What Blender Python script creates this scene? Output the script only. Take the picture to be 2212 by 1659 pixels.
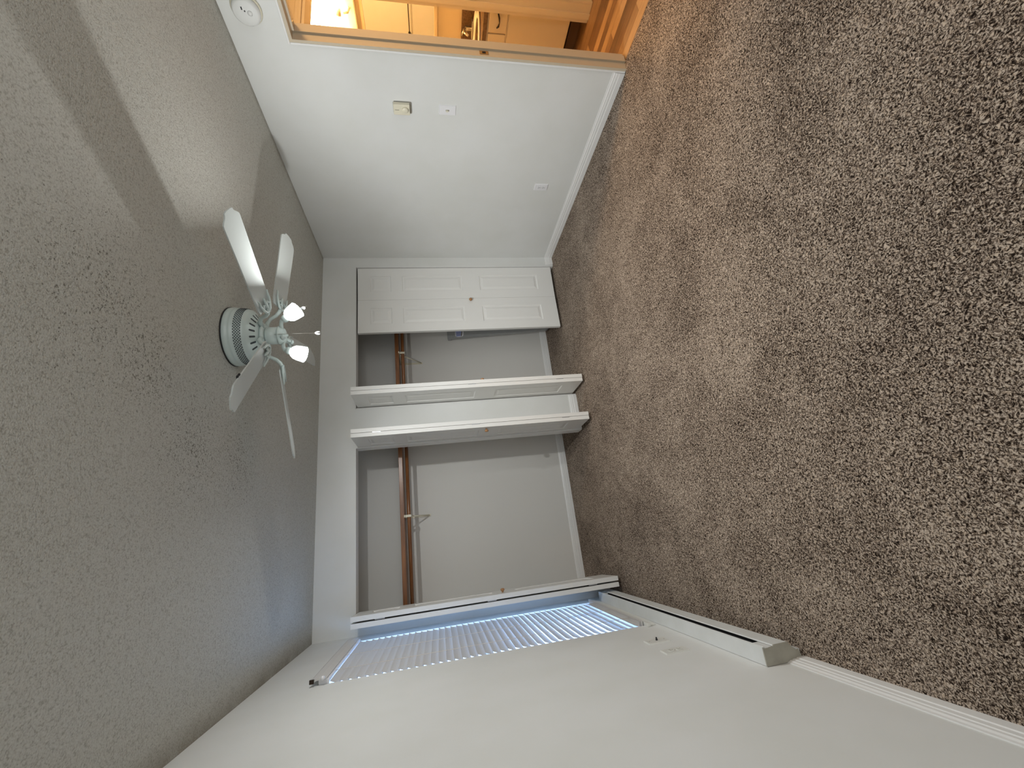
import bpy, bmesh, math, random
from mathutils import Vector, Matrix
random.seed(7)
S = bpy.context.scene
for o in list(bpy.data.objects): bpy.data.objects.remove(o)
C = S.collection
PI = math.pi

# ------------------------------------------------------------------ camera
# the photograph was taken with the phone on its side: the room's "up" is the picture's left
RX = Vector((0.93883, -0.33918, -0.05965)).normalized()    # room right
RF = Vector((0.32293, 0.92721, -0.18970)).normalized()     # view direction
RU = RX.cross(RF).normalized()                              # room up as seen
cam_d = bpy.data.cameras.new('camera'); cam = bpy.data.objects.new('camera', cam_d); C.objects.link(cam)
m = Matrix.Identity(4)
for i in range(3):
    m[i][0] = -RU[i]; m[i][1] = RX[i]; m[i][2] = -RF[i]
cam.matrix_world = Matrix.Translation((0, 0, 1.4344)) @ m
cam_d.sensor_fit = 'HORIZONTAL'; cam_d.sensor_width = 36.0
cam_d.lens = 908.97 * 36.0 / 2212.0
cam_d.clip_start = 0.02; cam_d.clip_end = 60
S.camera = cam
S.view_settings.view_transform = 'Standard'; S.view_settings.look = 'None'
S.view_settings.gamma = 1.0; S.view_settings.use_curve_mapping = False
S.view_settings.exposure = 0.18

# ------------------------------------------------------------------ world: daylight, bluish towards the window side
BULB = 45.0; VANITY = 34.0; REAR = 27.0; SKY = 5.0; HALL = 27.0
W = bpy.data.worlds.new('world'); S.world = W; W.use_nodes = True
nt = W.node_tree; nt.nodes.clear()
out = nt.nodes.new('ShaderNodeOutputWorld'); bg = nt.nodes.new('ShaderNodeBackground')
bg.inputs['Color'].default_value = (0.36, 0.58, 1.0, 1); bg.inputs['Strength'].default_value = SKY
nt.links.new(bg.outputs[0], out.inputs['Surface'])

# added soft fill light in front of the wall behind the camera
rd = bpy.data.lights.new('rear_fill', 'AREA'); rd.shape = 'RECTANGLE'; rd.size = 2.6; rd.size_y = 1.7; rd.energy = REAR; rd.color = (0.96, 0.99, 1.0)
ro = bpy.data.objects.new('rear_fill', rd); C.objects.link(ro); ro.location = (1.1, -1.57, 1.35); ro.rotation_euler = (math.pi/2, 0, 0)
# warm ceiling lamp of the hallway outside the doorway (out of frame)
ld = bpy.data.lights.new('hallway_lamp', 'AREA'); ld.shape = 'DISK'; ld.size = 0.3; ld.energy = HALL; ld.color = (1.0, 0.62, 0.28)
lo = bpy.data.objects.new('hallway_lamp', ld); C.objects.link(lo); lo.location = (3.5, 0.9, 2.40)

# ------------------------------------------------------------------ materials
def mat(name, col, rough=0.5, metal=0.0, emit=None, es=1.0, bump=None, mott=None, spec=None, trans=None):
    """principled; bump=(scale,strength,distance); mott=(scale,amount) gentle value mottling of the paint"""
    M = bpy.data.materials.new(name); M.use_nodes = True
    n = M.node_tree; b = n.nodes['Principled BSDF']
    b.inputs['Base Color'].default_value = (*col, 1); b.inputs['Roughness'].default_value = rough
    b.inputs['Metallic'].default_value = metal
    if spec is not None: b.inputs['Specular IOR Level'].default_value = spec
    if trans: b.inputs['Transmission Weight'].default_value = trans
    if emit: b.inputs['Emission Color'].default_value = (*emit, 1); b.inputs['Emission Strength'].default_value = es
    co = n.nodes.new('ShaderNodeTexCoord')
    if bump:
        t = n.nodes.new('ShaderNodeTexNoise'); t.inputs['Scale'].default_value = bump[0]; t.inputs['Detail'].default_value = 3
        n.links.new(co.outputs['Object'], t.inputs['Vector'])
        u = n.nodes.new('ShaderNodeBump'); u.inputs['Strength'].default_value = bump[1]; u.inputs['Distance'].default_value = bump[2]
        n.links.new(t.outputs['Fac'], u.inputs['Height']); n.links.new(u.outputs[0], b.inputs['Normal'])
    if mott:
        t = n.nodes.new('ShaderNodeTexNoise'); t.inputs['Scale'].default_value = mott[0]; t.inputs['Detail'].default_value = 4
        n.links.new(co.outputs['Object'], t.inputs['Vector'])
        r = n.nodes.new('ShaderNodeValToRGB'); r.color_ramp.elements[0].position = 0.3; r.color_ramp.elements[1].position = 0.7
        k = 1 - mott[1]
        r.color_ramp.elements[0].color = (col[0]*k, col[1]*k, col[2]*k*0.98, 1); r.color_ramp.elements[1].color = (*col, 1)
        n.links.new(t.outputs['Fac'], r.inputs[0]); n.links.new(r.outputs[0], b.inputs['Base Color'])
    return M

class NG:
    """tiny node-graph helper"""
    def __init__(s, name):
        s.M = bpy.data.materials.new(name); s.M.use_nodes = True; s.n = s.M.node_tree; s.b = s.n.nodes['Principled BSDF']
        s.co = s.n.nodes.new('ShaderNodeTexCoord').outputs['Object']
    def N(s, t, **k):
        x = s.n.nodes.new(t)
        for a, v in k.items(): setattr(x, a, v)
        return x
    def L(s, a, b): s.n.links.new(a, b)
    def noise(s, sc, det=2, vec=None, rough=0.5, dist=0.0):
        x = s.N('ShaderNodeTexNoise'); x.inputs['Scale'].default_value = sc; x.inputs['Detail'].default_value = det
        x.inputs['Roughness'].default_value = rough; x.inputs['Distortion'].default_value = dist
        s.L(vec or s.co, x.inputs['Vector']); return x.outputs['Fac']
    def vor(s, sc, vec=None, feat='F1', out='Distance'):
        x = s.N('ShaderNodeTexVoronoi'); x.feature = feat; x.inputs['Scale'].default_value = sc
        s.L(vec or s.co, x.inputs['Vector']); return x.outputs[out]
    def math(s, op, a, b=None, clamp=False):
        x = s.N('ShaderNodeMath', operation=op, use_clamp=clamp)
        for i, v in enumerate((a, b)):
            if v is None: continue
            if isinstance(v, (int, float)): x.inputs[i].default_value = v
            else: s.L(v, x.inputs[i])
        return x.outputs[0]
    def ramp(s, f, stops):
        x = s.N('ShaderNodeValToRGB'); r = x.color_ramp
        while len(r.elements) < len(stops): r.elements.new(0.5)
        for e, (p, c) in zip(r.elements, stops):
            e.position = p; e.color = (*c, 1) if len(c) == 3 else c
        s.L(f, x.inputs[0]); return x.outputs['Color']
    def mixc(s, f, a, b, blend='MIX'):
        x = s.N('ShaderNodeMix', data_type='RGBA', blend_type=blend)
        for i, v in ((0, f), (6, a), (7, b)):
            if isinstance(v, (int, float)): x.inputs[i].default_value = v
            elif isinstance(v, tuple): x.inputs[i].default_value = (*v, 1)
            else: s.L(v, x.inputs[i])
        return x.outputs[2]
    def bump(s, h, st, d, prev=None):
        x = s.N('ShaderNodeBump'); x.inputs['Strength'].default_value = st; x.inputs['Distance'].default_value = d
        s.L(h, x.inputs['Height'])
        if prev: s.L(prev, x.inputs['Normal'])
        return x.outputs[0]

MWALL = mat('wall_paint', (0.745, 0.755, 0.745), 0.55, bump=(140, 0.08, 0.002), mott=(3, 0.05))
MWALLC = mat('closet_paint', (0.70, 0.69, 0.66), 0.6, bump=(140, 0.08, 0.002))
MTRIM = mat('trim_paint', (0.80, 0.80, 0.79), 0.35)
MDOOR = mat('door_paint', (0.80, 0.80, 0.78), 0.38, bump=(60, 0.05, 0.002))
MJAMB = mat('jamb_paint', (0.56, 0.48, 0.36), 0.4)
MWOOD = None
MFAN = mat('fan_enamel', (0.52, 0.60, 0.58), 0.3)
MBLADE = mat('blade_white', (0.53, 0.565, 0.55), 0.35)
MBLACK = mat('black_gap', (0.012, 0.012, 0.014), 0.7)
MSLOT = mat('vent_dark', (0.05, 0.06, 0.065), 0.8)
MPLAST = mat('white_plastic', (0.80, 0.80, 0.82), 0.3)
MIVORY = mat('ivory_plastic', (0.74, 0.70, 0.56), 0.4)
MHEAT = mat('heater_enamel', (0.72, 0.74, 0.74), 0.35, mott=(9, 0.08))
MHEND = mat('heater_end_cap', (0.40, 0.38, 0.32), 0.45, mott=(14, 0.25))
MMETAL = mat('metal', (0.62, 0.60, 0.56), 0.3, 1.0)
MBRASS = mat('aged_brass', (0.55, 0.40, 0.22), 0.35, 1.0)
MKNOB = mat('knob_wood', (0.42, 0.22, 0.10), 0.35)
MBRZ = mat('oil_bronze', (0.035, 0.022, 0.014), 0.4, 0.6)
MCAB = mat('cabinet_cream', (0.72, 0.60, 0.42), 0.4)
MCREAM = mat('bath_paint', (0.74, 0.62, 0.44), 0.6)
MSINK = mat('porcelain', (0.85, 0.82, 0.74), 0.12)
MCTR = mat('countertop_brown', (0.20, 0.11, 0.05), 0.25, mott=(60, 0.5))
MMIRR = mat('mirror_silver', (0.92, 0.93, 0.92), 0.02, 1.0)
MTOE = mat('toe_kick', (0.10, 0.055, 0.03), 0.5)
MGREY = mat('grey_enamel', (0.33, 0.34, 0.34), 0.4)
MSLAT = mat('slat_vinyl', (0.60, 0.585, 0.57), 0.35)
MSLAT.node_tree.nodes['Principled BSDF'].inputs['Subsurface Weight'].default_value = 0.0
MCORD = mat('cord', (0.80, 0.72, 0.62), 0.7)
MSILL = mat('sill_paint', (0.70, 0.70, 0.66), 0.4)
MLAMP = mat('lamp_glow', (1, 1, 1), 0.5, emit=(0.95, 1.0, 0.985), es=6.0)
MSHADE = mat('frosted_glow', (0.9, 0.92, 0.91), 0.4, emit=(0.93, 1.0, 0.985), es=2.2)
MVAN = mat('vanity_glow', (1, 1, 1), 0.5, emit=(1.0, 0.60, 0.24), es=VANITY)
MBLUE = mat('logo_blue', (0.02, 0.08, 0.40), 0.4)
MHINGE = mat('hinge_steel', (0.45, 0.46, 0.48), 0.4, 0.8)

def glass():
    M = bpy.data.materials.new('window_glass'); M.use_nodes = True; n = M.node_tree; n.nodes.clear()
    o = n.nodes.new('ShaderNodeOutputMaterial'); t = n.nodes.new('ShaderNodeBsdfTransparent'); g = n.nodes.new('ShaderNodeBsdfGlossy')
    g.inputs['Roughness'].default_value = 0.02; x = n.nodes.new('ShaderNodeMixShader'); x.inputs[0].default_value = 0.06
    n.links.new(t.outputs[0], x.inputs[1]); n.links.new(g.outputs[0], x.inputs[2]); n.links.new(x.outputs[0], o.inputs[0]); return M
MGLASS = glass()

def wood(name, c0, c1, sc=(3, 40, 40), rough=0.35):
    g = NG(name); mp = g.N('ShaderNodeMapping'); mp.inputs['Scale'].default_value = sc; g.L(g.co, mp.inputs['Vector'])
    f = g.noise(1.0, 5, mp.outputs[0], 0.6, 0.6)
    g.L(g.ramp(f, [(0.3, c0), (0.7, c1)]), g.b.inputs['Base Color']); g.b.inputs['Roughness'].default_value = rough
    return g.M
MWOOD = wood('stained_wood', (0.13, 0.045, 0.014), (0.30, 0.12, 0.04), rough=0.28)

def carpet():
    g = NG('carpet_frieze')
    # twisted tufts: stretched, warped cells
    w = g.N('ShaderNodeTexNoise'); w.inputs['Scale'].default_value = 60; w.inputs['Detail'].default_value = 1; g.L(g.co, w.inputs['Vector'])
    sc = g.N('ShaderNodeVectorMath', operation='SCALE'); sc.inputs['Scale'].default_value = 0.019; g.L(w.outputs['Color'], sc.inputs[0])
    ad = g.N('ShaderNodeVectorMath', operation='ADD'); g.L(g.co, ad.inputs[0]); g.L(sc.outputs[0], ad.inputs[1])
    v = ad.outputs[0]
    n1 = g.noise(175, 2.5, v, 0.6)
    n2 = g.noise(380, 2, v, 0.6)
    cell = g.vor(150, v)
    h = g.math('ADD', g.math('MULTIPLY', n1, 0.9), g.math('MULTIPLY', n2, 0.45))
    h = g.math('SUBTRACT', h, g.math('MULTIPLY', cell, 0.22))
    big = g.noise(1.9, 3, None, 0.6, 0.8)           # pile laid one way or the other
    big2 = g.noise(9, 2, None, 0.6, 0.4)
    lay = g.math('ADD', g.math('MULTIPLY', g.math('SUBTRACT', big, 0.5), 0.16), g.math('MULTIPLY', g.math('SUBTRACT', big2, 0.5), 0.06))
    hh = g.math('ADD', h, lay)
    col = g.ramp(hh, [(0.37, (0.010, 0.006, 0.004)), (0.465, (0.045, 0.031, 0.023)), (0.56, (0.225, 0.172, 0.134)), (0.68, (0.62, 0.52, 0.43))])
    tint = g.noise(95, 1, None)
    col = g.mixc(g.math('MULTIPLY', g.math('SUBTRACT', tint, 0.45, True), 1.6, True), col, (1.0, 0.90, 0.74), 'MULTIPLY')
    g.L(col, g.b.inputs['Base Color']); g.b.inputs['Roughness'].default_value = 0.95; g.b.inputs['Specular IOR Level'].default_value = 0.1
    g.L(g.bump(h, 0.85, 0.010), g.b.inputs['Normal'])
    return g.M
MCARPET = carpet()

def popcorn():
    g = NG('popcorn_ceiling')
    n1 = g.noise(230, 3, None, 0.65); n2 = g.noise(85, 3, None, 0.6); n3 = g.vor(150)
    h = g.math('ADD', g.math('MULTIPLY', n1, 0.7), g.math('MULTIPLY', n2, 0.35)); h = g.math('SUBTRACT', h, g.math('MULTIPLY', n3, 0.30))
    base = g.ramp(h, [(0.20, (0.38, 0.365, 0.32)), (0.34, (0.54, 0.53, 0.48)), (0.56, (0.62, 0.615, 0.565))])
    # dark mould specks in a drifting patch, thin specks everywhere, dirt along the left wall, browner strip along the right
    sp = g.noise(110, 3, None, 0.7); sx = g.N('ShaderNodeSeparateXYZ'); g.L(g.co, sx.inputs[0])
    def blob(cx, cy, r):
        a = g.math('POWER', g.math('SUBTRACT', sx.outputs['X'], cx), 2); b = g.math('POWER', g.math('SUBTRACT', sx.outputs['Y'], cy), 2)
        return g.math('SUBTRACT', 1.0, g.math('DIVIDE', g.math('SQRT', g.math('ADD', a, b)), r), True)
    mask = g.math('MAXIMUM', g.math('MAXIMUM', blob(0.72, 1.60, 0.30), blob(0.50, 1.98, 0.36)), blob(0.50, 2.40, 0.34))
    mask = g.math('MAXIMUM', mask, g.math('MULTIPLY', blob(0.85, 1.35, 0.45), 0.7))
    thr = g.math('SUBTRACT', 0.70, g.math('MULTIPLY', g.math('POWER', mask, 0.5), 0.165))
    spot = g.math('MULTIPLY', g.math('SUBTRACT', sp, thr), 16.0, True)
    col = g.mixc(g.math('MULTIPLY', spot, 0.72), base, (0.07, 0.058, 0.035))
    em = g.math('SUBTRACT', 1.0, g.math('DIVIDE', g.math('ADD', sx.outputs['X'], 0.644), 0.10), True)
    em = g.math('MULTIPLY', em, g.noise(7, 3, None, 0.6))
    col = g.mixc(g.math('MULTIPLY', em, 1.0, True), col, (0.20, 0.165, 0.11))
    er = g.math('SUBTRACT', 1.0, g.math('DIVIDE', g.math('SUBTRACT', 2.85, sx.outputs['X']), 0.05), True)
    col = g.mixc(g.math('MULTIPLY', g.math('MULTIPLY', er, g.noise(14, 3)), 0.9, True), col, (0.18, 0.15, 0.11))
    g.L(col, g.b.inputs['Base Color']); g.b.inputs['Roughness'].default_value = 0.9
    g.L(g.bump(h, 0.7, 0.008), g.b.inputs['Normal'])
    return g.M
MCEIL = popcorn()

def planks():
    g = NG('laminate_planks')
    mp = g.N('ShaderNodeMapping'); mp.inputs['Rotation'].default_value = (0, 0, PI/2); g.L(g.co, mp.inputs['Vector'])
    br = g.N('ShaderNodeTexBrick'); br.inputs['Scale'].default_value = 1.0; br.inputs['Brick Width'].default_value = 0.62; br.inputs['Row Height'].default_value = 0.075
    br.inputs['Mortar Size'].default_value = 0.0012; br.inputs['Color1'].default_value = (0.0, 0, 0, 1); br.inputs['Color2'].default_value = (1, 1, 1, 1)
    br.inputs['Mortar'].default_value = (0.1, 0.1, 0.1, 1); g.L(mp.outputs[0], br.inputs['Vector'])
    m2 = g.N('ShaderNodeMapping'); m2.inputs['Scale'].default_value = (55, 5, 5); g.L(g.co, m2.inputs['Vector'])
    gr = g.noise(1.0, 5, m2.outputs[0], 0.65, 1.2)
    f = g.math('ADD', g.math('MULTIPLY', br.outputs['Color'], 0.5), g.math('MULTIPLY', gr, 0.6))
    col = g.ramp(f, [(0.15, (0.055, 0.026, 0.012)), (0.45, (0.20, 0.10, 0.042)), (0.8, (0.44, 0.27, 0.13))])
    g.L(col, g.b.inputs['Base Color']); g.b.inputs['Roughness'].default_value = 0.35
    return g.M
MPLANK = planks()

# ------------------------------------------------------------------ mesh helpers
class B:
    def __init__(s): s.m = bmesh.new()
    def box(s, a, b, bev=0.0, mt=None):
        t = bmesh.new(); bmesh.ops.create_cube(t, size=1)
        for v in t.verts:
            v.co = Vector([(a[i]+b[i])/2 + v.co[i]*(b[i]-a[i]) for i in range(3)])
        if bev: bmesh.ops.bevel(t, geom=list(t.edges), offset=bev, segments=2, affect='EDGES', profile=0.6)
        s._j(t, mt); return s
    def _j(s, t, mt=None, M=None):
        if M: bmesh.ops.transform(t, matrix=M, verts=t.verts)
        me = bpy.data.meshes.new('t'); t.to_mesh(me); t.free(); s.m.from_mesh(me); bpy.data.meshes.remove(me)
    def add(s, o, M=None): s._j(o.m, None, M); return s
    def prism(s, pts, axis, a, b):
        """polygon pts (2-D) extruded along axis from a to b. axis x: pts=(y,z); y: (x,z); z: (x,y)"""
        def P(p, t):
            return {'x': (t, p[0], p[1]), 'y': (p[0], t, p[1]), 'z': (p[0], p[1], t)}[axis]
        A = [s.m.verts.new(P(p, a)) for p in pts]; Bv = [s.m.verts.new(P(p, b)) for p in pts]
        fs = [s.m.faces.new(A), s.m.faces.new(Bv[::-1])]
        n = len(pts)
        for i in range(n): fs.append(s.m.faces.new((A[i], Bv[i], Bv[(i+1) % n], A[(i+1) % n])))
        bmesh.ops.recalc_face_normals(s.m, faces=fs); return s
    def lathe(s, prof, M=None, seg=32, cap=True):
        t = bmesh.new(); rings = []
        for r, z in prof:
            if r < 1e-5: rings.append([t.verts.new((0, 0, z))])
            else: rings.append([t.verts.new((r*math.cos(2*PI*i/seg), r*math.sin(2*PI*i/seg), z)) for i in range(seg)])
        for A, D in zip(rings, rings[1:]):
            for i in range(seg):
                j = (i+1) % seg
                vs = [A[i % len(A)], A[j % len(A)], D[j % len(D)], D[i % len(D)]]
                u = []
                for v in vs:
                    if v not in u: u.append(v)
                if len(u) > 2:
                    try: t.faces.new(u)
                    except ValueError: pass
        if cap:
            for R in (rings[0], rings[-1]):
                if len(R) > 2: t.faces.new(R)
        bmesh.ops.recalc_face_normals(t, faces=t.faces)
        for f in t.faces: f.smooth = True
        s._j(t, None, M); return s
    def tube(s, pts, r, seg=8):
        pts = [Vector(p) for p in pts]; rs = r if isinstance(r, (list, tuple)) else [r]*len(pts)
        rings = []; up = None
        for i, p in enumerate(pts):
            d = (pts[min(i+1, len(pts)-1)] - pts[max(i-1, 0)]).normalized()
            if up is None: up = Vector((0, 0, 1)) if abs(d.z) < 0.9 else Vector((1, 0, 0))
            x = d.cross(up).normalized(); up = x.cross(d).normalized()
            rings.append([s.m.verts.new(p + (x*math.cos(2*PI*k/seg) + up*math.sin(2*PI*k/seg))*rs[i]) for k in range(seg)])
        fs = []
        for A, D in zip(rings, rings[1:]):
            for k in range(seg): fs.append(s.m.faces.new((A[k], A[(k+1) % seg], D[(k+1) % seg], D[k])))
        fs += [s.m.faces.new(rings[0]), s.m.faces.new(rings[-1])]
        bmesh.ops.recalc_face_normals(s.m, faces=fs)
        for f in fs: f.smooth = True
        return s
def rotx(a): return Matrix.Rotation(a, 4, 'X')
def roty(a): return Matrix.Rotation(a, 4, 'Y')
def rotz(a): return Matrix.Rotation(a, 4, 'Z')
def T(*p): return Matrix.Translation(p if len(p) == 3 else p[0])
def align(d):  # z axis -> d
    return Vector((0, 0, 1)).rotation_difference(Vector(d).normalized()).to_matrix().to_4x4()

def obj(name, b, m, parent=None, smooth_angle=None):
    me = bpy.data.meshes.new(name); b.m.to_mesh(me); b.m.free(); me.materials.append(m)
    o = bpy.data.objects.new(name, me); C.objects.link(o)
    if parent: o.parent = parent
    return o
def tag(o, label, cat, group=None, kind=None):
    if label: o['label'] = label
    if cat: o['category'] = cat
    if group: o['group'] = group
    if kind: o['kind'] = kind
    return o
def thing(name, label, cat, loc=(0, 0, 0), group=None, kind=None):
    o = bpy.data.objects.new(name, None); C.objects.link(o); o.location = loc; o.empty_display_size = 0.1
    return tag(o, label, cat, group, kind)
def struct(name, b, m, label=None):
    o = obj(name, b, m); o['kind'] = 'structure'
    if label: o['label'] = label; o['category'] = name.split('_')[0]
    return o

H = 2.44; XR = 2.85; XL = -0.644; YB = 3.89; YC = 4.56; YN = -1.6
OA0, OA1 = -0.575, 0.841      # left closet opening
OB0, OB1 = 1.203, 2.739       # right closet opening
OH = 2.125
# ------------------------------------------------------------------ room shell
struct('floor', B().box((XL-.2, YN, -0.05), (2.905, YC+.1, 0)), MCARPET, 'brown and tan twisted pile carpet covering the bedroom and closets')
struct('floor_hallway', B().box((2.905, -1.6, -0.05), (4.5, 4.4, -0.006)), MPLANK, 'brown laminate plank floor beyond the bedroom doorway')
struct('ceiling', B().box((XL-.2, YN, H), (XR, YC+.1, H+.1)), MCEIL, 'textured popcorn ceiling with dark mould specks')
struct('ceiling_hallway', B().box((XR, -1.6, H), (4.6, 4.4, H+.1)), MCREAM, 'cream ceiling of the hallway and bathroom')
# right wall with bedroom doorway  y .93..1.82, head 2.125
D0, D1, DH = 0.93, 1.822, 2.128
struct('wall_right', B().box((XR, YN, -.03), (XR+.12, D0, H)).box((XR, D1, -.03), (XR+.12, YC+.1, H)).box((XR, D0, DH), (XR+.12, D1, H)), MWALL,
       'off-white wall with the lit doorway, thermostat and switch')
# left wall with window opening y 2.72..3.70 z .255..2.12
W0, W1, WZ0, WZ1 = 2.722, 3.700, 0.255, 2.105
struct('wall_left', B().box((XL-.14, YN, 0), (XL, W0, H)).box((XL-.14, W1, 0), (XL, YC+.1, H)).box((XL-.14, W0, 0), (XL, W1, WZ0)).box((XL-.14, W0, WZ1), (XL, W1, H)), MWALL,
       'off-white wall with the blind-covered window and baseboard heater')
struct('wall_back', B().box((XL, YB, 0), (OA0, YB+.11, H)).box((OA1, YB, 0), (OB0, YB+.11, H)).box((OB1, YB, 0), (XR, YB+.11, H))
       .box((OA0, YB, OH), (OA1, YB+.11, H)).box((OB0, YB, OH), (OB1, YB+.11, H)), MWALL, 'off-white wall framing the two closet openings')
struct('wall_rear', B().box((XL-.14, YN-.1, 0), (XR+.12, YN, H)), MWALL, 'off-white bedroom wall behind the viewpoint')
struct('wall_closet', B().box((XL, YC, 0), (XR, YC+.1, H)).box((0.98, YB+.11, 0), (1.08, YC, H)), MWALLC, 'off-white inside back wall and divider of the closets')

def bb_profile(h=0.083, t=0.013):
    return [(0, 0), (t, 0), (t, h*.42), (t*.80, h*.46), (t*.80, h*.66), (t*.62, h*.70), (t*.62, h*.82), (t*.35, h*.90), (t*.25, h), (0, h)]
def baseboard(name, axis, c, sgn, a, b, label=None):
    p = [(c+sgn*x, z) for x, z in bb_profile()]
    return struct(name, B().prism(p, axis, a, b), MTRIM, label)
baseboard('baseboard_right', 'y', XR, -1, D1+.012, YB, 'white moulded baseboard along the wall with the doorway')
baseboard('baseboard_left', 'y', XL, 1, YN, 1.79, 'white moulded baseboard running on from the heater')
q = [(YB-x, z) for x, z in bb_profile()]
struct('baseboard_back', B().prism(q, 'x', OA1+.004, OB0-.004).prism(q, 'x', OB1+.012, XR), MTRIM, 'white moulded baseboard on the wall between the closets')
q = [(YC-x, z) for x, z in bb_profile(0.08)]
struct('baseboard_closet', B().prism(q, 'x', XL, 0.98).prism(q, 'x', 1.08, XR).prism([(0.98-x, z) for x, z in bb_profile()], 'y', YB+.11, YC)
       .prism([(1.08+x, z) for x, z in bb_profile()], 'y', YB+.11, YC), MTRIM, 'white moulded baseboard inside the closets')
# thin corner bead lining round the closet openings
def lining(x0, x1):
    b = B(); t = 0.006
    for (a, c) in (((x0, YB-.004, 0), (x0+t, YB+.114, OH-t-.0005)), ((x1-t, YB-.004, 0), (x1, YB+.114, OH-t-.0005)), ((x0, YB-.004, OH-t), (x1, YB+.114, OH+.0))):
        b.box(a, c, 0.002)
    return b
struct('trim_1', lining(OA0, OA1), MTRIM, 'white lining and track of the left closet opening')
struct('trim_2', lining(OB0, OB1), MTRIM, 'white lining and track of the right closet opening')

# bedroom door frame
df = thing('trim_3', 'cream jamb and stop of the bedroom doorway', 'door frame', (XR, D1, 0), kind='structure')
def at(b, p): return b
fb = B()
x0, x1 = XR-.006, XR+.126
fb.box((x0, D1-.018, 0), (x1, D1+.004, DH-.0)).box((x0, D0-.004, 0), (x1, D0+.018, DH)).box((x0, D0+.018, DH-.020), (x1, D1-.018, DH+.003))
fb.box((XR+.052, D1-.030, 0), (x1-.02, D1-.018, DH-.0205)).box((XR+.052, D0+.018, 0), (x1-.02, D0+.030, DH-.0205)).box((XR+.052, D0+.030, DH-.032), (x1-.02, D1-.030, DH-.02))
fb.box((x1-.004, D1-.02, 0), (x1+.012, D1+.05, DH+.05)).box((x1-.004, D0-.05, 0), (x1+.012, D0+.02, DH+.05)).box((x1-.004, D0+.02, DH-.02), (x1+.012, D1-.02, DH+.05))
o = obj('jamb', fb, MJAMB, df); o.matrix_parent_inverse = Matrix.Translation((-XR, -D1, 0))
eb = B().box((XR-.010, D1-.002, 0), (XR+.004, D1+.010, DH-.003), .003).box((XR-.010, D0-.01, DH-.002), (XR+.004, D1+.01, DH+.010), .003).box((XR-.010, D0-.010, 0), (XR+.004, D0+.002, DH-.003), .003)
o = obj('edge_trim', eb, MTRIM, df); o.matrix_parent_inverse = Matrix.Translation((-XR, -D1, 0)); o['label'] = 'thin white edge strip'
def strike(parent, P, M):
    b = B().box((-.0165, -.0012, -.029), (.0165, .0012, .029), .0008)
    o1 = obj('strike_plate', b, MBRASS, parent); o1.matrix_local = M; o1['label'] = 'small brass strike plate'
    b = B().box((-.006, -.0035, -.011), (.007, -.001, .011))
    o2 = obj('latch_hole', b, MBLACK, o1); o2['label'] = 'dark latch hole'
    return o1
strike(df, None, Matrix.Translation((.026, -.0192, .974)))

# ------------------------------------------------------------------ bifold closet doors
LW, LT, LZ0, LZ1 = 0.372, 0.0335, 0.030, 2.104
PAN = [(0.205, 0.850), (1.035, 1.663), (1.775, 1.983)]
def leaf(b, M, both=True):
    """leaf in local: x 0..LW, y 0..-LT (front face at y=-LT), raised panels on both faces"""
    def face(y, s):
        xs = [0, 0.094, LW-0.094, LW]; zs = [LZ0] + [v for p in PAN for v in p] + [LZ1]
        t = bmesh.new()
        def quad(a, bq, c, d):
            vs = [t.verts.new(v) for v in ((a[0], a[2], a[1]), (bq[0], bq[2], bq[1]), (c[0], c[2], c[1]), (d[0], d[2], d[1]))]; t.faces.new(vs)
        def rect(x0, x1, z0, z1, yy): quad((x0, z0, yy), (x1, z0, yy), (x1, z1, yy), (x0, z1, yy))
        rect(xs[0], xs[1], LZ0, LZ1, y); rect(xs[2], xs[3], LZ0, LZ1, y)
        rect(xs[1], xs[2], LZ0, PAN[0][0], y); rect(xs[1], xs[2], PAN[0][1], PAN[1][0], y)
        rect(xs[1], xs[2], PAN[1][1], PAN[2][0], y); rect(xs[1], xs[2], PAN[2][1], LZ1, y)
        for (z0, z1) in PAN:
            prof = [(0, 0), (0.005, 0.0075), (0.018, 0.0075), (0.040, 0.0015), (0.044, 0.0015)]
            for (d0, h0), (d1, h1) in zip(prof, prof[1:]):
                A = [(xs[1]+d0, z0+d0), (xs[2]-d0, z0+d0), (xs[2]-d0, z1-d0), (xs[1]+d0, z1-d0)]
                Bq = [(xs[1]+d1, z0+d1), (xs[2]-d1, z0+d1), (xs[2]-d1, z1-d1), (xs[1]+d1, z1-d1)]
                for i in range(4):
                    j = (i+1) % 4
                    quad((*A[i], y-s*h0), (*A[j], y-s*h0), (*Bq[j], y-s*h1), (*Bq[i], y-s*h1))
            d, hh = prof[-1]; rect(xs[1]+d, xs[2]-d, z0+d, z1-d, y-s*hh)
        bmesh.ops.remove_doubles(t, verts=t.verts, dist=1e-5); bmesh.ops.recalc_face_normals(t, faces=t.faces)
        # make normals point outward (sign s along y)
        for f in t.faces:
            if f.normal.y*s < 0: f.normal_flip()
        return t
    b._j(face(0.0, 1), None, M); b._j(face(-LT, -1), None, M)
    t = bmesh.new()
    def q4(*v): t.faces.new([t.verts.new(p) for p in v])
    q4((0, 0, LZ0), (0, -LT, LZ0), (0, -LT, LZ1), (0, 0, LZ1)); q4((LW, 0, LZ0), (LW, 0, LZ1), (LW, -LT, LZ1), (LW, -LT, LZ0))
    q4((0, 0, LZ1), (0, -LT, LZ1), (LW, -LT, LZ1), (LW, 0, LZ1)); q4((0, 0, LZ0), (LW, 0, LZ0), (LW, -LT, LZ0), (0, -LT, LZ0))
    b._j(t, None, M); return b
def frameM(p, d):
    """local x along horizontal direction d, origin p"""
    d = Vector((d[0], d[1], 0)).normalized(); y = Vector((-d.y, d.x, 0))
    mm = Matrix.Identity(4)
    for i in range(3): mm[i][0] = d[i]; mm[i][1] = y[i]; mm[i][2] = (0, 0, 1)[i]
    return T(Vector((p[0], p[1], 0))) @ mm
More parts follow.
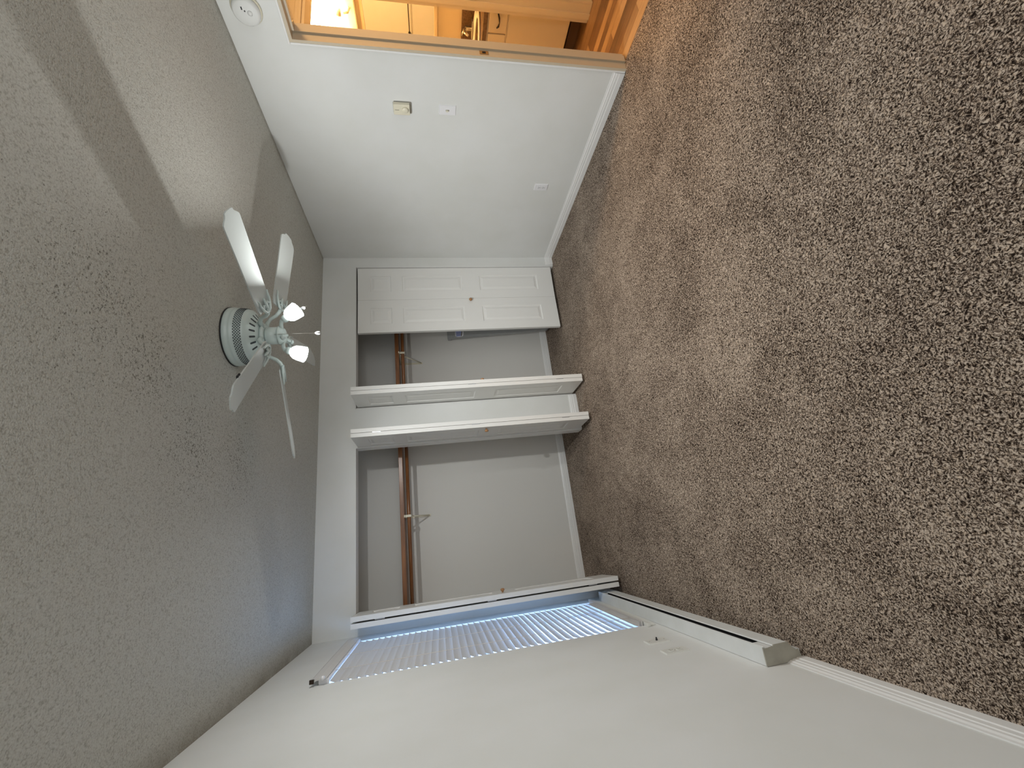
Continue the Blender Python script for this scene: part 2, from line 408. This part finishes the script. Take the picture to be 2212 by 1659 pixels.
def knob(parent, p, d):
    b = B().lathe([(0.0, 0.030), (0.009, 0.0295), (0.0155, 0.025), (0.0175, 0.019), (0.013, 0.012), (0.007, 0.007), (0.0085, 0.0), (0.0, 0.0)][::-1], T(Vector(p)) @ align(d), 20)
    o = obj('knob', b, MKNOB, parent); o['label'] = 'small round brown wooden knob'; return o
def hinges(parent, pts, d):
    b = B()
    for (x, y) in pts:
        for z in (0.25, 1.07, 1.90):
            b.box((x-.004, y-.004, z-.035), (x+.004, y+.004, z+.035), .001)
    return obj('hinge', b, MHINGE, parent)
def bifold(n, label, LA, LB, kp, kd, hp):
    r = thing('door_%d' % n, label, 'closet door', (0, 0, 0), kind='structure')
    obj('leaf', leaf(B(), LA), MDOOR, r); obj('leaf', leaf(B(), LB), MDOOR, r)
    knob(r, kp, kd); hinges(r, hp, None)
    pv = B().tube([(hp[0][2] if len(hp[0]) > 2 else LA.translation.x, LA.translation.y, LZ1-.002), (LA.translation.x, LA.translation.y, OH-.02)], .004)
    return r
# front-facing leaves: local x runs to -X (right-hand pair hinged at the right jamb)
# door_4: almost closed pair at the right jamb
pJ = Vector((2.722, 3.918)); pS = Vector((2.356, 3.945)); pL = Vector((1.985, 3.925))
# use leaves with outward face towards the room (-y): origin on the back line
LA = frameM((2.356, 3.943), (1, -0.022)); LB = frameM((1.980, 3.931), (1, 0.030))
bifold(4, 'white panelled bifold door almost closed at the right of the right closet', LA, LB, (2.326, 3.902, 0.966), (0, -1, 0), [(2.354, 3.936)])
# door_3: folded pair at the left of the right closet; leaves run along +y, stacked in x
def foldM(xf, xb, y0): return frameM((xf, y0), (xb-xf, LW))
LA = foldM(1.228, 1.216, 3.552); LB = foldM(1.264, 1.258, 3.550)
bifold(3, 'white panelled bifold door folded open against the pier, at the right closet', LA, LB, (1.297, 3.600, 0.967), (1, 0, 0), [(1.262, 3.556)])
# local y = left of direction; direction +y -> local y = -x ... front face (-LT) is +x side
LA = foldM(0.860, 0.846, 3.562); LB = foldM(0.896, 0.884, 3.560)
bifold(2, 'white panelled bifold door folded open against the pier, at the left closet', LA, LB, (0.859, 3.620, 0.974), (-1, 0, 0), [(0.893, 3.566)])
LA = foldM(-0.543, -0.560, 3.584); LB = foldM(-0.497, -0.516, 3.580)
bifold(1, 'white panelled bifold door folded open beside the blind-covered window', LA, LB, (-0.466, 3.680, 0.970), (1, 0, 0), [(-0.5, 3.586)])

# ------------------------------------------------------------------ closet shelf, rod, brackets
def shelf_unit(x0, x1, bx, side, lab):
    s = B().box((x0, YC-.32, 1.757), (x1, YC, 1.766)).box((x0, YC-.332, 1.748), (x1, YC-.313, 1.786), .003)
    o = obj('closet_shelf', s, MWOOD); tag(o, 'brown wooden closet shelf with a lipped front edge, %s' % lab, 'shelf')
    r = B().tube([(x0, YC-.300, 1.708), (x1, YC-.300, 1.708)], .0165, 16)
    o = obj('closet_rod', r, MWOOD); tag(o, 'round brown wooden clothes rod under the shelf, %s' % lab, 'rod')
    t = thing('shelf_bracket', 'ivory metal shelf and rod bracket, %s' % lab, 'bracket', (bx, YC, 1.75))
    dx = side
    b = B().box((-.010, -.305, -.009), (.010, 0, .003)).box((-.010, -.008, -.24), (.010, 0, 0))
    obj('shelf_arm', b, MIVORY, t)
    b = B().tube([(0, -.012, -.225), (0, -.26, -.012)], .007, 6); obj('brace', b, MIVORY, t)
    b = B().box((-.011, -.322, -.062), (.011, -.317, -.010), .002).box((-.011, -.322, -.064), (.011, -.275, -.059), .002).box((-.011, -.34, -.009), (.011, -.30, .001), .001)
    obj('rod_hook', b, MIVORY, t)
shelf_unit(XL, 0.98, 0.23, 0, 'in the left closet')
shelf_unit(1.08, XR, 1.905, 0, 'in the right closet')

# tall grey cabinet behind the nearly closed door
g = thing('grey_panel', 'tall grey metal panel leaning behind the nearly closed closet door', 'panel', (2.425, 4.33, 0.008)); g.rotation_euler = (math.radians(-7.5), 0, 0)
def rrect(x0, x1, z0, z1, r, n=6):
    pts = []
    for cx_, cz_, a0 in ((x1-r, z1-r, 0), (x0+r, z1-r, PI/2), (x0+r, z0+r, PI), (x1-r, z0+r, 1.5*PI)):
        for i in range(n+1):
            a = a0 + PI/2*i/n; pts.append((cx_+r*math.cos(a), cz_+r*math.sin(a)))
    return pts
b = B().prism(rrect(-.255, .24, 0.0, 1.205, .05), 'y', 0, .045)
obj('casing', b, MGREY, g)
o = obj('trim_lip', B().prism(rrect(-.26, .245, 1.165, 1.212, .01), 'y', -.003, .048), MGREY, g)
st = obj('sticker', B().prism(rrect(-.246, -.165, 1.02, 1.12, .03), 'y', -.0025, 0), MPLAST, g); st['label'] = 'white rounded logo sticker with blue stripes'
lb = B(); lk = B()
for i in range(5):
    z = 1.032 + i*.0165
    p = [(-.241, z+.014), (-.172, z), (-.172, z+.009), (-.241, z+.023)]
    p = [(x, min(max(zz, 1.028), 1.112)) for x, zz in p]
    (lk if i == 0 else lb).prism(p, 'y', -.0035, -.0025)
obj('logo_stripe', lb, MBLUE, st)['label'] = 'blue diagonal stripes'; obj('logo_stripe', lk, MBLACK, st)['label'] = 'black diagonal stripe'

# ------------------------------------------------------------------ window and blind
w = thing('window_1', 'window behind the white blind beside the left closet', 'window', (XL, 3.21, WZ0), kind='structure')
wi = Matrix.Translation((-XL, -3.21, -WZ0))
fr = B(); X0, X1 = XL-.125, XL-.085
for a, c in (((X0, W0, WZ0), (X1, W0+.04, WZ1)), ((X0, W1-.012, WZ0), (X1, W1, WZ1)), ((X0, W0+.0401, WZ0), (X1, W1-.0121, WZ0+.04)), ((X0, W0+.0401, WZ1-.04), (X1, W1-.0121, WZ1)), ((X0, W0+.0401, 1.17), (X1, W1-.0121, 1.21))):
    fr.box(a, c, .003)
o = obj('window_frame', fr, MPLAST, w); o.matrix_parent_inverse = wi
o = obj('pane', B().box((XL-.108, W0+.04, WZ0+.04), (XL-.104, W1-.012, WZ1-.04)), MGLASS, w); o.matrix_parent_inverse = wi
sl = B().box((XL-.085, W0-.0, WZ0-.018), (XL, W1, WZ0+.002)).box((XL-.0, W0-.05, WZ0-.018), (XL+.020, W1+.055, WZ0+.002), .004).box((XL, W0-.035, WZ0-.052), (XL+.011, W1+.04, WZ0-.018), .003)
o = obj('window_sill', sl, MSILL, w); o.matrix_parent_inverse = wi; o['label'] = 'painted wooden sill and apron'

bl = thing('window_blind', 'white slatted horizontal blind glowing blue at the bottom, on the window', 'blind', (XL, 3.2, WZ1))
bi = Matrix.Translation((-XL, -3.2, -WZ1))
BX = XL + 0.002; B0, B1 = W0+.003, W1-.052
def pp(o): o.parent = bl; o.matrix_parent_inverse = bi; return o
hr = B().box((BX-.030, B0, WZ1-.058), (BX+.022, B1, WZ1-.004), .003)
pp(obj('headrail', hr, MPLAST))
va = B().prism([(BX+.022, WZ1-.045), (BX+.027, WZ1-.048), (BX+.031, WZ1-.010), (BX+.031, WZ1+.022), (BX+.027, WZ1+.030), (BX+.022, WZ1+.030)], 'y', B0-.018, B1+.006)
pp(obj('valance', va, MSLAT))
cb = B().box((BX+.012, B0-.030, WZ1+.012), (BX+.032, B0-.018, WZ1+.034), .002)
pp(obj('end_clip', cb, MBRZ))['label'] = 'dark end clip of the valance'
wb = B().lathe([(0, 0), (.010, .002), (.011, .012), (.008, .022), (0, .024)], T(BX+.030, B0-.006, WZ1-.030) @ align((0, -1, 0)), 14)
pp(obj('tilt_knob', wb, MPLAST))
NS = 41; P0 = WZ1-.085; pitch = 0.0432
sb = B(); tilt = math.radians(75)
for i in range(NS):
    z = P0 - i*pitch
    tl = tilt + random.uniform(-.05, .05) + (0.0 if i < 12 else 0)
    if z < WZ0 + .030: break
    a = []
    for k in range(5):                    # gently crowned slat section, room edge up
        u = (k/4-.5)*.050; cr = .0028*(1-(2*(k/4-.5))**2)
        a.append((u*math.cos(tl) - cr*math.sin(tl), u*math.sin(tl)+cr*math.cos(tl)))
    th = .0014
    poly = [(BX+p[0], z+p[1]+th) for p in a] + [(BX+p[0], z+p[1]-th) for p in a[::-1]]
    dy = random.uniform(-.002, .002)
    sb.prism(poly, 'y', B0+.002+dy, B1-.002+dy)
pp(obj('slat', sb, MSLAT))['label'] = 'stack of white horizontal slats'
br_ = B().box((BX-.024, B0+.002, WZ0+.006), (BX+.024, B1-.002, WZ0+.018), .003)
for k in range(3): br_.box((BX-.024, B0+.002, WZ0+.020+k*.0045), (BX+.024, B1-.002, WZ0+.0225+k*.0045))
pp(obj('bottom_rail', br_, MSLAT))
for yy in (B0+.14, (B0+B1)/2, B1-.14):
    c_ = B()
    for xo in (BX-.022, BX+.022):
        c_.tube([(xo, yy, WZ1-.05), (xo, yy, WZ0+.01)], .0011, 5)
    pp(obj('ladder_cord', c_, MCORD))

# ------------------------------------------------------------------ baseboard heater on the left wall
ht = thing('baseboard_heater', 'white metal baseboard heater with a dark slot under the window', 'heater', (XL, 2.75, 0))
hi = Matrix.Translation((-XL, -2.75, 0))
HY0, HY1 = 1.79, 3.70
def hp_(n, b, m_, l=None):
    o = obj(n, b, m_, ht); o.matrix_parent_inverse = hi
    if l: o['label'] = l
    return o
hood = [(-.6425, .176), (-.576, .1745), (-.5735, .168), (-.5775, .1665), (-.580, .171), (-.6425, .172)]
hp_('hood', B().prism(hood, 'y', HY0, HY1), MHEAT)
front = [(-.578, .128), (-.5735, .124), (-.5730, .058), (-.577, .0545), (-.5800, .057), (-.5800, .122)]
hp_('front_panel', B().prism(front, 'y', HY0, HY1), MHEAT)
hp_('lower_lip', B().prism([(-.640, .055), (-.640, .012), (-.603, .012), (-.601, .024), (-.606, .026), (-.612, .020), (-.630, .020), (-.630, .055)], 'y', HY0, HY1), MHEAT)
hp_('back_plate', B().box((-.6425, HY0, .012), (-.6385, HY1, .175)), MHEAT)
hp_('heating_fins', B().box((-.632, HY0+.07, .060), (-.590, HY1-.07, .132)), MBLACK, 'dark heating element behind the slot')
blank = [(-.640, .168), (-.579, .168), (-.579, .128), (-.640, .128)]
hp_('slot_blank', B().prism(blank, 'y', HY0, HY0+.085), MHEAT)
hp_('slot_blank', B().prism(blank, 'y', HY1-.085, HY1), MHEAT)
cap = [(-.6425, .1775), (-.5755, .1755), (-.5810, .1690), (-.5775, .128), (-.5730, .125), (-.5725, .057), (-.5795, .054), (-.608, .028), (-.603, .019), (-.625, .012), (-.6425, .012)]
hp_('end_cap', B().prism(cap, 'y', HY0-.004, HY0+.002), MHEND, 'stained beige end cap')
hp_('end_cap', B().prism(cap, 'y', HY1-.002, HY1+.003), MHEAT)

# ------------------------------------------------------------------ wall plates
def plate(name, label, cat, M, size=(.072, .117), mcol=MPLAST, kind='switch', lab=None):
    """local: x across, y up, z out of wall"""
    r = thing(name, label, cat); r.matrix_world = M
    a, c = size[0]/2, size[1]/2; b = B()
    t = bmesh.new(); lo_ = [t.verts.new((x, y, 0)) for x, y in ((-a, -c), (a, -c), (a, c), (-a, c))]
    hi_ = [t.verts.new((x*.93, y*.955, .006)) for x, y in ((-a, -c), (a, -c), (a, c), (-a, c))]
    t.faces.new(hi_)
    t.faces.new(lo_[::-1])
    for i in range(4): t.faces.new((lo_[i], lo_[(i+1) % 4], hi_[(i+1) % 4], hi_[i]))
    b._j(t); obj('cover_plate', b, mcol, r)
    def scr(y): return B().lathe([(0, .0078), (.0022, .0076), (.003, .006), (0, .0055)][::-1], T(0, y, 0), 10)
    if kind == 'switch':
        obj('toggle', B().box((-.004, -.006, .006), (.004, .011, .018), .0015), MIVORY, r)
        obj('toggle_slot', B().box((-.0055, -.0125, .0055), (.0055, .0125, .0064)), MHEND, r)
    elif kind == 'outlet':
        for yy in (.0195, -.0195):
            k = obj('socket', B().prism(rrect(-.0165, .0165, yy-.0145, yy+.0145, .009, 4), 'y', -.0015, .0015), mcol, r)
            k.matrix_local = T(0, yy, .0068) @ rotx(PI/2) @ T(0, 0, -yy)
            s_ = B().box((-.0075, yy+.0005, .0078), (-.0050, yy+.0085, .0088)).box((.0050, yy+.0005, .0078), (.0075, yy+.0085, .0088)).box((-.0025, yy-.0095, .0078), (.0025, yy-.0045, .0088))
            z_ = obj('socket_slots', s_, MBLACK if lab is None else MHEND, r)
        obj('screw', scr(0), MMETAL, r)
    elif kind == 'jack':
        obj('coax_connector', B().lathe([(0, .006), (.0055, .006), (.0055, .012), (.004, .013), (.004, .020), (0, .020)], None, 12), MBLACK, r)
        obj('screw', scr(.041), MMETAL, r); obj('screw', scr(-.041), MMETAL, r)
    return r
def wallM(p, nrm):
    z = Vector(nrm); y = Vector((0, 0, 1)); x = y.cross(z); mm = Matrix.Identity(4)
    for i in range(3): mm[i][0] = x[i]; mm[i][1] = y[i]; mm[i][2] = z[i]
    return T(Vector(p)) @ mm
plate('light_switch', 'white light switch plate beneath the thermostat', 'switch', wallM((XR, 2.186, 1.201), (-1, 0, 0)), (.072, .120))
plate('wall_outlet', 'white double outlet low on the wall near the closet', 'outlet', wallM((XR, 2.863, .357), (-1, 0, 0)), (.072, .120), MPLAST, 'outlet')
plate('cable_plate', 'white wall plate with a dark cable connector above the heater', 'wall plate', wallM((XL, 2.375, .355), (1, 0, 0)), (.072, .120), MSILL, 'jack')
plate('wall_outlet', 'painted-over outlet above the heater, nearest the heater end', 'outlet', wallM((XL, 2.180, .362), (1, 0, 0)), (.072, .122), MSILL, 'outlet', 'painted')

# thermostat
th = thing('thermostat', 'cream dial thermostat on the wall above the light switch', 'thermostat'); th.matrix_world = wallM((XR, 2.186, 1.512), (-1, 0, 0))
obj('mounting_plate', B().box((-.036, -.062, 0), (.036, .062, .012), .002), MHEND, th)
obj('thermostat_body', B().box((-.032, -.050, .010), (.044, .060, .036), .004), MIVORY, th)
obj('bracket_clip', B().box((-.040, -.010, .004), (-.030, .032, .026), .002), MIVORY, th)
obj('dial', B().lathe([(0, .0), (.021, .0), (.021, .008), (.018, .011), (0, .011)], T(.008, -.018, .035), 28), MIVORY, th)
obj('dial_mark', B().box((.004, .022, .0358), (.006, .050, .0365)), MBRZ, th)
obj('dial_mark', B().box((-.002, -.044, .0358), (.020, -.0425, .0365)), MBRZ, th)

# smoke detector
sd = thing('smoke_detector', 'round white smoke detector on the wall above the doorway', 'smoke detector'); sd.matrix_world = wallM((XR, 1.672, 2.300), (-1, 0, 0))
obj('base_ring', B().lathe([(0, 0), (.076, 0), (.078, .006), (.074, .014), (0, .014)], None, 40), MIVORY, sd)
obj('cover', B().lathe([(0, .014), (.070, .014), (.071, .022), (.066, .036), (.058, .041), (.030, .043), (0, .043)], None, 40), MWALL, sd)
obj('test_button', B().lathe([(0, .042), (.013, .042), (.013, .0455), (0, .046)], T(.004, -.022, 0), 20), MWALL, sd)
obj('vent_slot', B().box((.018, .010, .041), (.032, .016, .0445)).box((.010, -.002, .041), (.016, .004, .0450)), MBLACK, sd)

# ------------------------------------------------------------------ ceiling fan
FX, FY = 1.126, 2.211
fan = thing('ceiling_fan', 'pale five-blade ceiling fan with two lit bulbs, hung close to the ceiling', 'ceiling fan', (FX, FY, H))
def Z(z): return z - H
def fp(n, b, m_, par=None, l=None):
    o = obj(n, b, m_, par or fan)
    if l: o['label'] = l
    return o
fp('ceiling_gap_shade', B().lathe([(0, Z(2.44)), (.1555, Z(2.44)), (.1565, Z(2.4335)), (0, Z(2.4335))], None, 48), MBLACK)  # black disc stands in for the shade in the gap above the housing
fp('motor_housing', B().lathe([(.10, Z(2.436)), (.153, Z(2.436)), (.1545, Z(2.428)), (.1545, Z(2.415)), (.151, Z(2.411)), (.152, Z(2.404)), (.152, Z(2.396)), (.1485, Z(2.392)), (.1475, Z(2.372)),
   (.144, Z(2.352)), (.139, Z(2.338)), (.131, Z(2.330)), (.122, Z(2.326)), (.080, Z(2.300)), (.062, Z(2.296)), (.05, Z(2.296))], None, 64), MFAN)
hb = B()
for r_, (zz, rr) in enumerate([(2.382, .1482), (2.376, .1478), (2.370, .1472), (2.364, .1464), (2.358, .1455), (2.352, .1446)]):
    for i in range(64):
        a = 2*PI*(i + .5*(r_ % 2))/64
        hb.add(B().box((-.0012, -.0042, -.0020), (.0012, .0042, .0020)), rotz(a) @ T(rr, 0, Z(zz)))
fp('perforated_band', hb, MSLOT, None, 'ring of small dark vent holes')
vb = B()
for i in range(20):
    a = 2*PI*(i+.5)/20
    vb.add(B().prism(rrect(-.017, .017, -.0048, .0048, .0045, 3), 'y', -.0011, .0011), rotz(a) @ T(.101, 0, Z(2.3137)) @ roty(-math.atan2(.026, .042)) @ rotx(PI/2))
fp('vent_slots', vb, MSLOT, None, 'ring of radial dark slots under the motor')
fp('rotor', B().lathe([(0, Z(2.298)), (.058, Z(2.298)), (.066, Z(2.290)), (.066, Z(2.283)), (.050, Z(2.279)), (0, Z(2.279))], None, 40), MFAN)
BR, BZ = 0.690, 2.226
A0 = math.radians(-67.4)
for i in range(5):
    az = A0 + i*2*PI/5
    Mb = rotz(az) @ T(0, 0, Z(BZ))
    pitch_ = math.radians(-13)
    # blade outline: ogee shoulders and flat tip
    out_ = [(.180, .050), (.215, .058), (.45, .062), (.640, .066), (.652, .064), (.666, .050), (.672, .040), (.680, .034), (.690, .031), (.6935, .018)]
    pts = out_ + [(x, -y) for x, y in out_[::-1]]
    b = B().prism(pts, 'z', -.003, .003)
    sag = T(0, 0, .012) @ roty(math.radians(1.3))
    o = fp('blade', B().add(b, Mb @ sag @ rotx(pitch_)), MBLADE)
    # blade iron: goose-neck arm and open scroll holder under the blade
    ib = B()
    nk = [(.050, 0, .062), (.085, 0, .064), (.112, 0, .050), (.130, 0, .020), (.150, 0, .004), (.185, 0, -.006)]
    ib.tube(nk, [.011, .011, .010, .010, .011, .010], 8)
    for s_ in (1, -1):
        ib.tube([(.165, 0, -.006), (.172, s_*.020, -.006), (.195, s_*.034, -.0065), (.222, s_*.044, -.007), (.250, s_*.046, -.007), (.262, s_*.052, -.006)], [.008, .008, .007, .006, .005, .003], 6)
        ib.tube([(.195, s_*.034, -.0065), (.214, s_*.018, -.007), (.206, s_*.006, -.007), (.190, s_*.010, -.007)], [.006, .005, .004, .004], 6)
    ib.tube([(.18, 0, -.006), (.225, 0, -.007), (.245, 0, -.006)], [.009, .007, .003], 6)
    o2 = fp('blade_iron', B().add(ib, Mb @ rotx(pitch_*.9)), MFAN)
    if i == 3 + 1:
        c_ = B().box((.560, .058, .0), (.575, .070, .008), .002).box((.580, .060, .0), (.592, .072, .008), .002)
        fp('balance_clip', B().add(c_, Mb @ sag @ rotx(pitch_)), MBLACK, o, 'small black clip on the blade edge')
# light kit
fp('switch_housing', B().lathe([(0, Z(2.280)), (.030, Z(2.280)), (.043, Z(2.276)), (.0465, Z(2.270)), (.0465, Z(2.216)), (0, Z(2.216))], None, 36), MFAN)
fp('light_fitter', B().lathe([(0, Z(2.216)), (.050, Z(2.216)), (.052, Z(2.211)), (.047, Z(2.202)), (.036, Z(2.188)), (.020, Z(2.182)), (.008, Z(2.181)), (.006, Z(2.172)), (0, Z(2.171))], None, 32), MFAN)
BS = 0.84
def arm(az, lit):
    d = Vector((math.cos(az), math.sin(az), 0))
    p0 = d*.030 + Vector((0, 0, Z(2.198)))
    ax = (d*math.cos(math.radians(28)) + Vector((0, 0, -math.sin(math.radians(28))))).normalized()
    p1 = p0 + ax*.030
    if lit:
        dn = math.radians(lit); ex = (d*math.cos(dn) + Vector((0, 0, -math.sin(dn)))).normalized()
        q0 = p0 + d*.030; q1 = p0 + d*.048 + Vector((0, 0, -.006)); q2 = q1 + ex*.014
        fp('lamp_arm', B().tube([p0, q0, q1, q2], [.010, .010, .011, .014], 12).lathe([(0, 0), (.017, 0), (.020, .008), (.020, .020), (0, .020)], T(q2-ex*.004) @ align(ex), 20), MFAN)
        bp = q2 + ex*.010
        bb = fp('bulb', B().lathe([(.034, .046), (.036, .056), (.030, .066), (.018, .072), (0, .074)], T(bp) @ align(ex) @ Matrix.Scale(BS, 4), 24, cap=False), MLAMP, None, 'glowing white bulb')
        pl = bpy.data.lights.new('fan_lamp', 'POINT'); pl.energy = BULB; pl.color = (0.985, 1.0, 0.985); pl.shadow_soft_size = 0.014
        po = bpy.data.objects.new('fan_lamp', pl); C.objects.link(po); po.parent = bb; po.location = bp + ex*.088*BS
        fp('lamp_shade', B().lathe([(0, 0), (.014, 0), (.016, .008), (.032, .018), (.043, .034), (.0485, .060), (.0515, .098), (.0500, .098), (.0465, .060), (.040, .048), (0, .046)], T(bp) @ align(ex) @ Matrix.Scale(BS, 4), 24), MSHADE, None, 'glowing frosted bell shade')
    else:
        p2 = p0 + ax*.040
        fp('lamp_arm', B().tube([p0, p1, p2], [.010, .010, .009], 12).lathe([(0, 0), (.012, 0), (.013, .010), (.008, .016), (0, .016)], T(p2) @ align(ax), 16), MFAN, None, 'empty lamp socket arm')
arm(math.radians(-40), 56); arm(math.radians(168), 72); arm(math.radians(232), 0); arm(math.radians(95), 0)
def chain(p, ln, kn):
    b = B().tube([(p[0], p[1], p[2]), (p[0], p[1], p[2]-ln)], .0011, 5)
    c_ = fp('pull_chain', b, MMETAL)
    fp('pull_knob', B().lathe([(0, 0), (.003, -.001), (.0085, -.012), (.009, -.020), (.006, -.027), (0, -.028)], T(p[0], p[1], p[2]-ln), 14), MPLAST, c_, 'white teardrop pull')
chain((-.016, -.048, Z(2.225)), .200, 0)
c2 = fp('pull_chain', B().tube([(.045, -.015, Z(2.215)), (.10, .03, Z(2.20)), (.155, .01, Z(2.185)), (.166, 0, Z(2.165)), (.166, 0, Z(2.122))], .0011, 5), MMETAL)
fp('pull_knob', B().lathe([(0, 0), (.003, -.001), (.0085, -.012), (.009, -.020), (.006, -.027), (0, -.028)], T(.166, 0, Z(2.120)), 14), MPLAST, c2, 'white teardrop pull')

# ------------------------------------------------------------------ hallway and bathroom beyond the doorway
YH = 1.985     # bathroom door wall (faces the hallway)
struct('wall_hallway', B().box((3.852, YH, -.03), (4.60, YH+.12, H)).box((3.06, YH, 2.13), (3.852, YH+.12, H)).box((2.97, YH, 0), (3.06, YH+.12, H)).box((4.50, -1.6, -.03), (4.60, YH, H)).box((2.97, -1.7, -.03), (4.60, -1.6, H)), MCREAM, 'cream hallway wall around the bathroom doorway')
struct('wall_bathroom', B().box((4.45, YH+.12, -.03), (4.55, 4.3, H)), MCREAM, 'cream bathroom wall behind the vanity and mirror')
struct('wall_bathroom_end', B().box((2.97, 4.2, -.03), (4.45, 4.3, H)), MCREAM, 'cream far wall of the bathroom')
bf = thing('trim_4', 'cream jamb and moulded casing of the bathroom doorway', 'door frame', (3.84, YH, 0), kind='structure')
b = B().box((0, -.004, -.006), (.018, .125, 2.108)).box((-.012, .058, -.006), (0, .095, 2.108)).box((-.79, -.004, 2.110), (.018, .125, 2.132)).box((-.79, -.004, 0), (-.772, .125, 2.108))
obj('jamb', b, MCREAM, bf)
pr = [(.004, 0), (.004, -.016), (.018, -.019), (.026, -.014), (.040, -.018), (.050, -.010), (.060, -.008), (.060, 0)]
obj('casing', B().prism(pr, 'z', -.006, 2.19), MCREAM, bf)
obj('casing', B().prism([(y_, 2.126+x_) for x_, y_ in pr], 'x', -.83, .003), MCREAM, bf)
s_ = strike(bf, None, T(-.002, .036, .945) @ rotz(PI/2) @ Matrix.Scale(1.0, 4)); 
# bathroom window-side lamp fixture
# vanity
va = thing('vanity_cabinet', 'cream bathroom vanity cabinet with a dark bronze drawer pull', 'cabinet', (3.92, 2.5, 0))
vi = (-3.92, -2.5, 0)
def vp(n, b, m_, par=None, l=None):
    o = obj(n, b, m_, par or va)
    if l: o['label'] = l
    return o
VY0, VY1 = 2.125, 3.05
def vb_(a, c, bev=0): return B().box((a[0]-3.92, a[1]-2.5, a[2]), (c[0]-3.92, c[1]-2.5, c[2]), bev)
cc = vb_((3.925, VY0, .10), (3.945, VY1, .80))
for a_, c_ in (((3.925, VY0, .10), (4.445, VY0+.018, .80)), ((3.925, VY1-.018, .10), (4.445, VY1, .80)), ((3.925, VY0, .10), (4.445, VY1, .12)), ((4.43, VY0, .10), (4.445, VY1, .80))): cc.add(vb_(a_, c_))
vp('carcass', cc, MCAB)
vp('toe_kick', vb_((3.985, VY0, -.004), (4.44, VY1, .10)), MTOE, None, 'dark brown recessed toe kick')
dr = vp('drawer', vb_((3.912, VY0+.004, .640), (3.926, 2.292, .790), .004), MCAB)
hb = B().tube([(-.010, 2.150-2.5, .720), (-.030, 2.170-2.5, .712), (-.036, 2.200-2.5, .708), (-.030, 2.230-2.5, .712), (-.010, 2.252-2.5, .720)], [.006, .0075, .0035, .0075, .006], 8)
obj('drawer_pull', hb, MBRZ, dr)['label'] = 'dark curved bronze pull'
dd = vp('cabinet_door', vb_((3.912, 2.302, .640), (3.926, 2.66, .790), .004), MCAB, None, 'small false drawer front')
dd = vp('cabinet_door', vb_((3.914, VY0+.004, .112), (3.926, 2.62, .628), .004), MCAB)
ct = obj('countertop', B().box((3.905, VY0-.005, .802), (4.035, VY1, .838), .004).box((4.295, VY0-.005, .802), (4.446, VY1, .838)).box((4.035, VY0-.005, .802), (4.295, 2.37, .838)).box((4.035, 2.75, .802), (4.295, VY1, .838)).box((4.430, VY0-.005, .838), (4.448, VY1, .955), .002), MCTR); tag(ct, 'brown stone bathroom countertop with backsplash on the vanity', 'countertop')
sk = thing('sink_basin', 'white oval drop-in sink set in the brown countertop', 'sink', (4.165, 2.56, .838))
sc_ = Matrix.Diagonal((1.0, 1.32, 1.0, 1.0))
obj('rim', B().lathe([(.215, 0), (.225, .006), (.222, .016), (.205, .020), (.185, .012), (.16, -.02)], sc_, 48, cap=False), MSINK, sk)
obj('bowl', B().lathe([(.16, -.02), (.14, -.08), (.08, -.13), (0, -.14)], sc_, 48, cap=False), MSINK, sk)
fc = thing('faucet', 'bright curved bathroom faucet standing behind the white sink', 'faucet', (4.375, 2.55, .857))
obj('base', B().box((-.022, -.075, 0), (.022, .075, .012), .005), MMETAL, fc)
obj('spout', B().tube([(0, 0, .01), (0, 0, .055), (-.025, 0, .082), (-.065, 0, .078), (-.095, 0, .052)], [.018, .015, .013, .012, .011], 12), MMETAL, fc)
obj('handle', B().tube([(0, .01, .055), (.01, .03, .085), (.0, .065, .098)], [.012, .008, .006], 8).lathe([(0, 0), (.019, 0), (.017, .03), (0, .036)], T(0, 0, .04), 16), MMETAL, fc)
mi = thing('mirror', 'framed bathroom mirror on the wall above the sink', 'mirror', (4.45, 2.60, 1.5))
my0, my1, mz0, mz1 = -.48, .48, -.323, .350
obj('mirror_glass', B().box((-.012, my0+.02, mz0+.02), (-.008, my1-.02, mz1-.02)), MMIRR, mi)
b = B()
for a, c in (((-.022, my0, mz0), (0, my1, mz0+.028)), ((-.022, my0, mz1-.028), (0, my1, mz1)), ((-.022, my0, mz0+.0281), (0, my0+.028, mz1-.0281)), ((-.022, my1-.028, mz0+.0281), (0, my1, mz1-.0281))): b.box(a, c, .003)
obj('mirror_frame', b, MCREAM, mi)
tb = thing('towel_bar', 'thin bronze towel bar on the bathroom wall, seen in the mirror', 'towel bar', (2.97, 3.25, 1.430))
obj('bar', B().tube([(.06, -.35, 0), (.06, .42, 0)], .006, 8), MBRZ, tb)
obj('bracket', B().tube([(0, .30, 0), (.06, .30, 0)], [.016, .009], 10), MBRZ, tb); obj('bracket', B().tube([(0, -.33, 0), (.06, -.33, 0)], [.016, .009], 10), MBRZ, tb)
vl = thing('vanity_light', 'glowing white vanity light with glass shades above the mirror', 'light', (4.45, 2.60, 1.925))
obj('back_plate', B().box((-.045, -.40, -.042), (0, .40, .042), .01), MSINK, vl)
for k in (-.255, -.085, .085, .255):
    kk = obj('shade_holder', B().tube([(-.04, k-.015, .01), (-.10, k-.015, .02), (-.115, k-.015, .055)], .012, 8).lathe([(0, 0), (.028, 0), (.034, .05), (0, .055)], T(-.115, k-.015, .075), 20), MSINK, vl)
    obj('glass_shade', B().lathe([(0, 0), (.045, 0), (.075, .06), (.083, .20), (.0835, .235), (0, .24)], T(-.115, k-.015, .132), 28), MVAN, vl)['label'] = 'glowing frosted glass shade'
